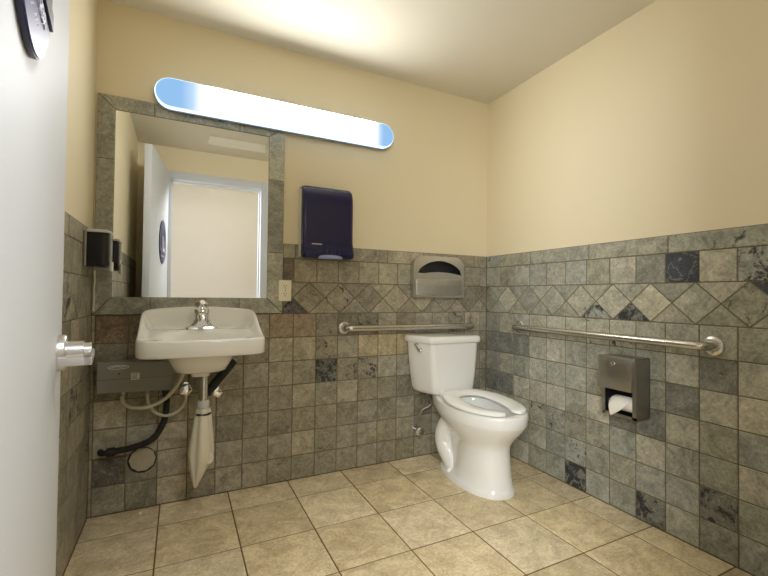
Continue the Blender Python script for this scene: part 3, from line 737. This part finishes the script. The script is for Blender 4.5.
b = MB(); b.lathe([(0.021, 0), (0.022, 0.002), (0.017, 0.003), (0.0, 0.001)], (SX, -0.285, sink_z(0, -0.285, 0.03)-0.001), (0, 0, 1), 24); b.build('drain', CHROME, sk)
# faucet
fz = 0.871; fyc = -0.105
fau = MB()
def fst(k, z, hx, hy): return [(SX+x, fyc+y, z) for x, y in rrect(0, 0, hx, hy, min(hx, hy)*0.98)]
fau.loft([fst(0, fz-0.004, 0.077, 0.026), fst(0, fz+0.005, 0.077, 0.026), fst(0, fz+0.011, 0.070, 0.022), fst(0, fz+0.017, 0.054, 0.024), fst(0, fz+0.030, 0.042, 0.026), fst(0, fz+0.050, 0.037, 0.030), fst(0, fz+0.075, 0.035, 0.030), fst(0, fz+0.094, 0.034, 0.030), fst(0, fz+0.100, 0.028, 0.024)])
fo = fau.build('faucet', CHROME, sk, angle=50)
b = MB(); sp = bez((SX, fyc-0.005, fz+0.050), (SX, fyc-0.05, fz+0.078), (SX, fyc-0.10, fz+0.075), (SX, fyc-0.125, fz+0.040), 14)
b.tube(sp, [0.024-0.007*i/14 for i in range(15)], 16); b.build('spout', CHROME, fo)
b = MB()
b.loft([[(SX+x, fyc+y-dy, fz+z) for x, y in rrect(0, 0, hx, hy, min(hx, hy)*0.9)] for z, hx, hy, dy in ((0.097, 0.032, 0.028, 0), (0.113, 0.034, 0.030, 0.002), (0.128, 0.030, 0.028, 0.006), (0.138, 0.018, 0.020, 0.012))])
b.tube([(SX, fyc-0.012, fz+0.118), (SX, fyc-0.045, fz+0.128), (SX, fyc-0.082, fz+0.134)], [0.014, 0.012, 0.011], 12)
b.build('lever', CHROME, fo, angle=50)
# drain pipe below
TX, TY = -1.862, -0.20
b = MB(); b.tube([(TX, TY, 0.685), (TX, TY, 0.530)], 0.0185, 20); b.lathe([(0.026, 0), (0.028, 0.006), (0.024, 0.012), (0.0185, 0.014)], (TX, TY, 0.668), (0, 0, 1), 24); b.build('tailpiece', STEEL, sk)
b = MB(); b.lathe([(0.021, 0), (0.026, 0.004), (0.027, 0.028), (0.023, 0.034), (0.0185, 0.036)], (TX, TY, 0.508), (0, 0, 1), 24)
b.lathe([(0.024, 0), (0.024, 0.02)], (TX, TY, 0.488), (0, 0, 1), 20); b.build('slip_nut', GREYW, sk)

wb = None
b = MB(); rings = []; NB = 40
for z, hx, hy, cx, tw in ((0.505, 0.028, 0.026, TX, 0), (0.488, 0.030, 0.028, TX, 0.1), (0.470, 0.034, 0.034, TX-0.002, 0.15), (0.42, 0.040, 0.042, TX-0.004, 0.2), (0.36, 0.047, 0.048, TX-0.006, 0.28), (0.30, 0.052, 0.050, TX-0.008, 0.3), (0.262, 0.046, 0.044, TX-0.011, 0.35), (0.21, 0.031, 0.032, TX-0.018, 0.4), (0.165, 0.016, 0.018, TX-0.025, 0.45), (0.140, 0.007, 0.008, TX-0.028, 0.5), (0.136, 0.003, 0.003, TX-0.028, 0.5)):
    P = []
    for k in range(NB):
        a = 2*PI*k/NB; q = 1+0.10*math.cos(4*a+tw*3)+0.05*math.cos(7*a+1.3)
        P.append((cx+hx*q*math.cos(a+tw), TY+hy*q*math.sin(a+tw), z))
    rings.append(P)
b.loft(rings); bag = b.build('pipe_wrap', BAGM, None, angle=60)
tag(bag, 'white plastic wrap tapering to a point, hanging round the sink drain pipe', 'pipe wrap')
b = MB(); b.lathe([(0.0335, 0), (0.0355, 0.004), (0.0335, 0.008)], (TX, TY, 0.476), (0, 0, 1), 24); o = b.build('tie', BLACKR, bag)
b = MB(); b.loft([[(TX+0.030+0.018*math.cos(a)*k, TY-0.02, 0.275+0.03*math.sin(a)*k) for a in [2*PI*q/10 for q in range(10)]] for k in (1.0,)]+[[(TX+0.030+0.010*math.cos(a), TY+0.02, 0.275+0.02*math.sin(a)) for a in [2*PI*q/10 for q in range(10)]]]); b.build('fold', BAGM, bag)

# insulated drain arm
MB().tube(smooth_path([(-1.845, -0.135, 0.560), (-1.80, -0.10, 0.605), (-1.752, -0.075, 0.655), (-1.715, -0.06, 0.700)]), 0.021, 18).build('insulated_pipe', BLACKR, None)
ip = bpy.data.objects['insulated_pipe']; tag(ip, 'black foam-wrapped pipe slanting up under the right side of the sink', 'pipe')
b = MB(); b.tube([(-1.715, -0.06, 0.700), (-1.706, -0.056, 0.712)], 0.017, 16); b.build('fitting', STEEL, ip)

def valve(name, label, x, z, y=-0.055):
    o = thing(name, label, 'valve', (x, 0, z))
    MB().lathe([(0.0, 0.0005), (0.026, 0.0005), (0.024, 0.004), (0.010, 0.007), (0.0, 0.007)], (x, 0, z), (0, -1, 0), 24).build('escutcheon', CHROME, o)
    b = MB(); b.tube([(x, -0.004, z), (x, y, z)], 0.008, 14); b.lathe([(0.012, 0), (0.013, 0.004), (0.013, 0.026), (0.012, 0.03)], (x, y+0.015, z), (0, -1, 0), 18)
    b.tube([(x, y, z), (x, y, z-0.030)], 0.008, 12); b.build('body', CHROME, o)
    b = MB(); rg = []
    for d, k in ((0, 0.8), (0.004, 1.0), (0.011, 1.0), (0.015, 0.7)):
        rg.append([(x+0.028*k*math.cos(a)*(1+0.09*math.cos(5*a)), y-0.018-d, z+0.026*k*math.sin(a)*(1+0.09*math.cos(5*a))) for a in [2*PI*q/40 for q in range(40)]])
    b.loft(rg); b.build('handle', CHROME, o)
    return o
valve('shutoff_valve', 'round chrome shutoff valve left of the sink drain pipe', -1.937, 0.572)
valve('shutoff_valve', 'chrome shutoff valve right of the sink drain pipe under the black pipe', -1.797, 0.548)

# ------------------------------------------------------------------ water heater
wh = thing('water_heater', 'small grey box water heater on the wall below the sink', 'water heater', (-2.15, 0, 0.575))
b = MB(); b.prism([(-2.302, 0.588), (-1.995, 0.578), (-1.992, 0.690), (-2.020, 0.722), (-2.302, 0.728)], lambda x, z, d: (x, -d, z), 0.001, 0.090)
hb = b.build('body', HEATG, wh, smooth=False, bevel=0.004)
b = MB(); b.box(-2.302, -1.996, -0.0905, -0.0895, 0.6475, 0.6490); b.build('seam', INK, wh, smooth=False)
n = 40
def oval(cx, cz, a, c): return [(cx+a*math.cos(2*PI*k/n), cz+c*math.sin(2*PI*k/n)) for k in range(n)]
b = MB(); b.plate_hole(oval(-2.218, 0.703, 0.042, 0.0095), oval(-2.218, 0.703, 0.039, 0.0070), lambda x, z, d: (x, -d, z), 0.0895, 0.0912)
sw = [(-2.252, 0.700), (-2.238, 0.704), (-2.222, 0.7045), (-2.206, 0.702), (-2.188, 0.7045), (-2.188, 0.7065), (-2.206, 0.705), (-2.222, 0.7075), (-2.240, 0.707)]
b.prism(sw, lambda x, z, d: (x, -d, z), 0.0895, 0.0912); b.build('logo', LABELW, wh, smooth=False)
b = MB(); b.box(-2.167, -2.134, -0.0912, -0.0895, 0.642, 0.673); st = b.build('label_sticker', LABELW, wh, smooth=False)
b = MB()
for k in range(5): b.box(-2.164, -2.137-0.006*(k % 2), -0.0918, -0.0909, 0.6455+0.0055*k, 0.6480+0.0055*k)
b.build('print', INK, st, smooth=False)
b = MB(); b.lathe([(0.003, 0), (0.003, 0.002)], (-2.215, -0.0895, 0.673), (0, -1, 0), 12); b.build('indicator', BLACK, wh)
for x in (-2.205, -2.103):
    b = MB(); b.lathe([(0.008, 0), (0.011, 0.003), (0.011, 0.018), (0.007, 0.022), (0.007, 0.034)], (x, -0.045, 0.588), (0, 0, -1), 6); b.build('fitting', STEEL, wh)
b = MB(); b.lathe([(0.018, 0), (0.018, 0.012), (0.015, 0.024)], (-2.025, -0.045, 0.585), (0, 0, -1), 16); b.build('conduit_connector', BLACKR, wh)
MB().tube(smooth_path([(-2.205, -0.045, 0.560), (-2.200, -0.050, 0.530), (-2.165, -0.075, 0.510), (-2.10, -0.11, 0.512), (-2.03, -0.125, 0.545), (-1.985, -0.130, 0.595), (-1.955, -0.135, 0.650), (-1.942, -0.14, 0.700)]), 0.0085, 12).build('water_hose', HOSEM)
tag(bpy.data.objects['water_hose'], 'white water hose curving from the heater up to the sink', 'hose')
MB().tube(smooth_path([(-2.103, -0.045, 0.560), (-2.098, -0.048, 0.515), (-2.065, -0.052, 0.468), (-2.015, -0.056, 0.450), (-1.965, -0.056, 0.470), (-1.94, -0.055, 0.510), (-1.937, -0.055, 0.545)]), 0.0075, 12).build('valve_hose', HOSEM)
tag(bpy.data.objects['valve_hose'], 'white water hose looping from the heater to the left shutoff valve', 'hose')
cdt = MB().tube(smooth_path([(-2.025, -0.045, 0.568), (-2.020, -0.045, 0.50), (-2.030, -0.045, 0.42), (-2.075, -0.045, 0.345), (-2.15, -0.045, 0.315), (-2.235, -0.042, 0.305)], 14), [0.0145+0.0012*((i % 2)*2-1) for i in range(71)], 14).build('electrical_conduit', BLACKR)
tag(cdt, 'black flexible electrical conduit curving from the heater to the left wall corner', 'conduit')
b = MB(); b.tube([(-2.23, -0.042, 0.305), (-2.262, -0.040, 0.302)], 0.021, 8); b.tube(smooth_path([(-2.26, -0.040, 0.302), (-2.285, -0.030, 0.30), (-2.292, 0.0, 0.298)]), 0.013, 12); b.build('connector', BLACKR, cdt)
# cleanout cover
co = thing('cleanout_cover', 'round metal cleanout cover low on the wall below the heater', 'cover plate', (-2.122, 0, 0.18))
b = MB(); b.lathe([(0.0, 0.0005), (0.062, 0.0005), (0.062, 0.004), (0.056, 0.005), (0.0, 0.005)], (-2.122, 0, 0.234), (0, -1, 0), 36); b.build('gap_ring', BLACKR, co)  # black disc stands in for the shaded gap below the cover
b = MB(); b.lathe([(0.0, 0.004), (0.057, 0.004), (0.056, 0.008), (0.0, 0.010)], (-2.120, 0, 0.237), (0, -1, 0), 10); b.build('disc', mat('dull_galvanised', S(172, 162, 138), rough=0.5, metal=0.1, noise=0.12, nscale=25), co, angle=20)
b = MB(); b.lathe([(0.009, 0), (0.009, 0.003), (0.0, 0.004)], (-2.120, -0.0095, 0.238), (0, -1, 0), 14); b.build('screw', STEELD, co)

# ------------------------------------------------------------------ toilet
TXC = -0.432
to = thing('toilet', 'white two-piece toilet with an open-front seat in the right corner', 'toilet', (TXC, 0, 0))
NR = 64
def egg(z, yb, yf, hb, hf, xc=TXC, nb=3.2, ymid=None):
    """plan ring: back half blocky, front half elliptical, widest at ymid"""
    ym = ymid if ymid is not None else yb+(yf-yb)*0.5; P = []
    for i in range(NR):
        a = 2*PI*i/NR; c, q = math.cos(a), math.sin(a)
        if q <= 0:    # front
            n = 2.15; k = (abs(c)**n+abs(q)**n)**(-1/n); P.append((xc+hf*k*c, ym-(ym-yf)*k*abs(q), z))
        else:
            k = (abs(c)**nb+abs(q)**nb)**(-1/nb); t = k*q; hw = hf+(hb-hf)*sstep(0, 1, t)
            P.append((xc+hw*k*c, ym+(yb-ym)*t, z))
    return P
R = [egg(0.0, -0.165, -0.690, 0.122, 0.144, ymid=-0.46), egg(0.024, -0.165, -0.690, 0.122, 0.144, ymid=-0.46), egg(0.030, -0.170, -0.686, 0.117, 0.140, ymid=-0.46),
     egg(0.045, -0.25, -0.680, 0.085, 0.130, ymid=-0.47), egg(0.10, -0.25, -0.670, 0.080, 0.122, ymid=-0.48), egg(0.18, -0.235, -0.660, 0.078, 0.119, ymid=-0.49), egg(0.225, -0.22, -0.655, 0.080, 0.120, ymid=-0.49),
     egg(0.255, -0.20, -0.664, 0.084, 0.130, ymid=-0.48), egg(0.285, -0.17, -0.685, 0.092, 0.152, ymid=-0.47), egg(0.315, -0.12, -0.712, 0.100, 0.170, ymid=-0.46), egg(0.345, -0.08, -0.740, 0.110, 0.184, ymid=-0.45), egg(0.37, -0.06, -0.757, 0.116, 0.193, ymid=-0.45),
     egg(0.378, -0.055, -0.762, 0.118, 0.195, ymid=-0.45), egg(0.425, -0.05, -0.768, 0.118, 0.194, ymid=-0.45), egg(0.434, -0.052, -0.763, 0.115, 0.190, ymid=-0.45),
     egg(0.437, -0.062, -0.753, 0.108, 0.182, ymid=-0.45)]
def hole_r(z, k, kb=1.0): return egg(z, -0.455+0.155*k, -0.455-0.235*k, 0.115*k, 0.122*k, ymid=-0.455, nb=2.2)
R += [hole_r(0.437, 1.08), hole_r(0.430, 1.03), hole_r(0.40, 1.05), hole_r(0.35, 1.0), hole_r(0.29, 0.8), hole_r(0.24, 0.5), hole_r(0.20, 0.3)]
MB().loft(R, True, True).build('bowl', PORC, to, angle=60)
b = MB()
for s in (-1, 1):
    pth = smooth_path([(TXC+s*0.050, -0.26, 0.335), (TXC+s*0.062, -0.235, 0.275), (TXC+s*0.070, -0.215, 0.215), (TXC+s*0.072, -0.225, 0.150), (TXC+s*0.068, -0.265, 0.095), (TXC+s*0.062, -0.305, 0.045), (TXC+s*0.060, -0.315, 0.015)], 6)
    b.tube(pth, [0.047+0.009*math.sin(PI*k/(len(pth)-1)) for k in range(len(pth))], 18)
b.build('trapway', PORC, to, angle=60)
for s in (-1, 1):
    b = MB(); b.lathe([(0.017, 0), (0.017, 0.006), (0.013, 0.016), (0.006, 0.021), (0.0, 0.022)], (TXC+s*0.116, -0.335, 0.028), (0, 0, 1), 20); b.build('bolt_cap', SEATM, to)
b = MB(); b.loft([hole_r(0.270, 0.705)[:]], True, False) if False else b.prism([(x, y) for x, y, z in hole_r(0.27, 0.68)], lambda x, y, d: (x, y, d), 0.262, 0.2665); b.build('water', WATERM, to)
# tank
def tankring(z, hb, hf, yb, yf, xc=TXC, r=0.02):
    P = [(hb, yb), (hb, yb-0.05), (hf, yf), (-hf, yf), (-hb, yb-0.05), (-hb, yb)]
    out = []; n = 5; m = len(P); rad = [0.012, 0.04, 0.032, 0.032, 0.04, 0.012]
    for i in range(m):
        p0, p, p1 = Vector(P[i-1]), Vector(P[i]), Vector(P[(i+1) % m]); a = (p0-p).normalized(); c = (p1-p).normalized()
        q0 = p+a*rad[i]*0.9; q1 = p+c*rad[i]*0.9
        for k in range(n+1):
            t = k/n; out.append((q0*(1-t)**2+p*2*t*(1-t)+q1*t*t))
    # front bowed slightly
    return [(xc+v.x, v.y-(0.012*(1-(v.x/hf)**2) if v.y < yf+0.01 and abs(v.x) < hf else 0), z) for v in out]
b = MB(); b.loft([tankring(0.440, 0.168, 0.128, -0.045, -0.200), tankring(0.447, 0.184, 0.146, -0.030, -0.216), tankring(0.468, 0.194, 0.154, -0.025, -0.222), tankring(0.56, 0.208, 0.162, -0.022, -0.228), tankring(0.68, 0.221, 0.170, -0.02, -0.232), tankring(0.762, 0.227, 0.174, -0.02, -0.234)])
b.build('tank', PORC, to, angle=50)
b = MB(); b.loft([tankring(0.757, 0.228, 0.176, -0.016, -0.236), tankring(0.757, 0.240, 0.184, -0.012, -0.245), tankring(0.761, 0.243, 0.187, -0.010, -0.248), tankring(0.787, 0.243, 0.187, -0.010, -0.248), tankring(0.796, 0.238, 0.182, -0.014, -0.242), tankring(0.799, 0.228, 0.172, -0.022, -0.232)])
b.build('tank_lid', PORC, to, angle=50)
# flush lever on the angled left front corner
cn = Vector((-0.93, -0.36, 0)).normalized(); ct = Vector((cn.y, -cn.x, 0)); P0 = Vector((TXC-0.205, -0.120, 0.738))
b = MB(); b.lathe([(0.016, -0.004), (0.016, 0.004), (0.012, 0.008), (0.012, 0.018), (0.0, 0.02)], P0, cn, 20)
b.tube([P0+cn*0.014+ct*0.012+Vector((0, 0, 0.008)), P0+cn*0.022-ct*0.012+Vector((0, 0, -0.006)), P0+cn*0.026-ct*0.036+Vector((0, 0, -0.022)), P0+cn*0.026-ct*0.046+Vector((0, 0, -0.028))], [0.009, 0.012, 0.016, 0.010], 14)
b.build('flush_lever', CHROME, to)
# seat: open-front ring
def seat_curve():
    T = []; n = 60
    for i in range(n+1):
        t = i/n; a = math.radians(-90+17+ (360-34)*t)      # from right prong around the back to left prong
        c, q = math.cos(a), math.sin(a)
        ym = -0.455
        if q <= 0:
            k = (abs(c)**2.1+abs(q)**2.1)**(-1/2.1); xo, yo = 0.197*k*c, ym-0.300*k*abs(q)
            ki = (abs(c)**2.0+abs(q)**2.0)**(-1/2.0); xi, yi = 0.092*ki*c, ym-0.235*ki*abs(q)
        else:
            k = (abs(c)**4.5+abs(q)**4.5)**(-1/4.5); hw = 0.197+(0.135-0.197)*sstep(0, 1, k*q)
            xo, yo = hw*k*c, ym+0.222*k*q
            ki = (abs(c)**2.2+abs(q)**2.2)**(-1/2.2); xi, yi = 0.092*ki*c, ym+0.120*ki*q
        T.append(((xo, yo), (xi, yi)))
    return T
rg = []
SEQ = [(0, 0.002), (0.0, 0.012), (0.10, 0.018), (0.3, 0.0205), (0.6, 0.019), (0.88, 0.015), (1.0, 0.008), (1.0, 0.001), (0.9, 0.0), (0.1, 0.0)]
cv = seat_curve(); ncv = len(cv)
for i, (o, q) in enumerate(cv):
    e = min(i, ncv-1-i); sh = {0: 0.55, 1: 0.85, 2: 0.97}.get(e, 1.0); ring = []
    for f, h in SEQ:
        f2 = 0.5+(f-0.5)*sh; x = o[0]+(q[0]-o[0])*f2; y = o[1]+(q[1]-o[1])*f2
        zz = 0.4420+h*(0.5+0.5*sh)+0.014*sstep(-0.65, -0.25, y)
        ring.append((TXC-0.004+x, y, zz))
    rg.append(ring)
st = MB().loft(rg).build('seat', SEATM, to, angle=50)
for s in (-1, 1):
    b = MB(); b.box(TXC-0.004+s*0.078-0.018, TXC-0.004+s*0.078+0.018, -0.240, -0.205, 0.436, 0.466, 0.005); b.build('hinge', SEATM, st)

# toilet supply
valve('toilet_supply_valve', 'small supply valve on the wall behind the toilet', -0.588, 0.185, -0.045)
tv = bpy.data.objects['toilet_supply_valve']
h2 = MB().tube(smooth_path([(-0.588, -0.045, 0.205), (-0.585, -0.050, 0.26), (-0.565, -0.060, 0.315), (-0.535, -0.075, 0.335), (-0.515, -0.085, 0.355), (-0.525, -0.09, 0.385), (-0.550, -0.092, 0.425), (-0.553, -0.092, 0.450)]), 0.0065, 10).build('toilet_supply_hose', STEELD)
tag(h2, 'thin supply hose looping from the floor valve up to the toilet tank', 'hose')

# small litter on the floor
def scrap(name, label, x, y, s, seed):
    r = random.Random(seed); b = MB(); n = 7
    base = [(x+s*math.cos(2*PI*k/n)*r.uniform(0.6, 1.1), y+s*0.6*math.sin(2*PI*k/n)*r.uniform(0.6, 1.1)) for k in range(n)]
    b.loft([[(a, c, 0.0015) for a, c in base], [(a*0.96+x*0.04, c*0.96+y*0.04, 0.004+r.uniform(0, 0.004)) for a, c in base]])
    return tag(b.build(name, PAPER, None, smooth=False), label, 'litter')
scrap('paper_scrap', 'tiny white paper scrap on the floor below the pipe wrap', -2.12, -0.06, 0.009, 3)
scrap('paper_scrap', 'small crumpled paper scrap on the floor by the wall left of the toilet', -0.625, -0.022, 0.014, 5)
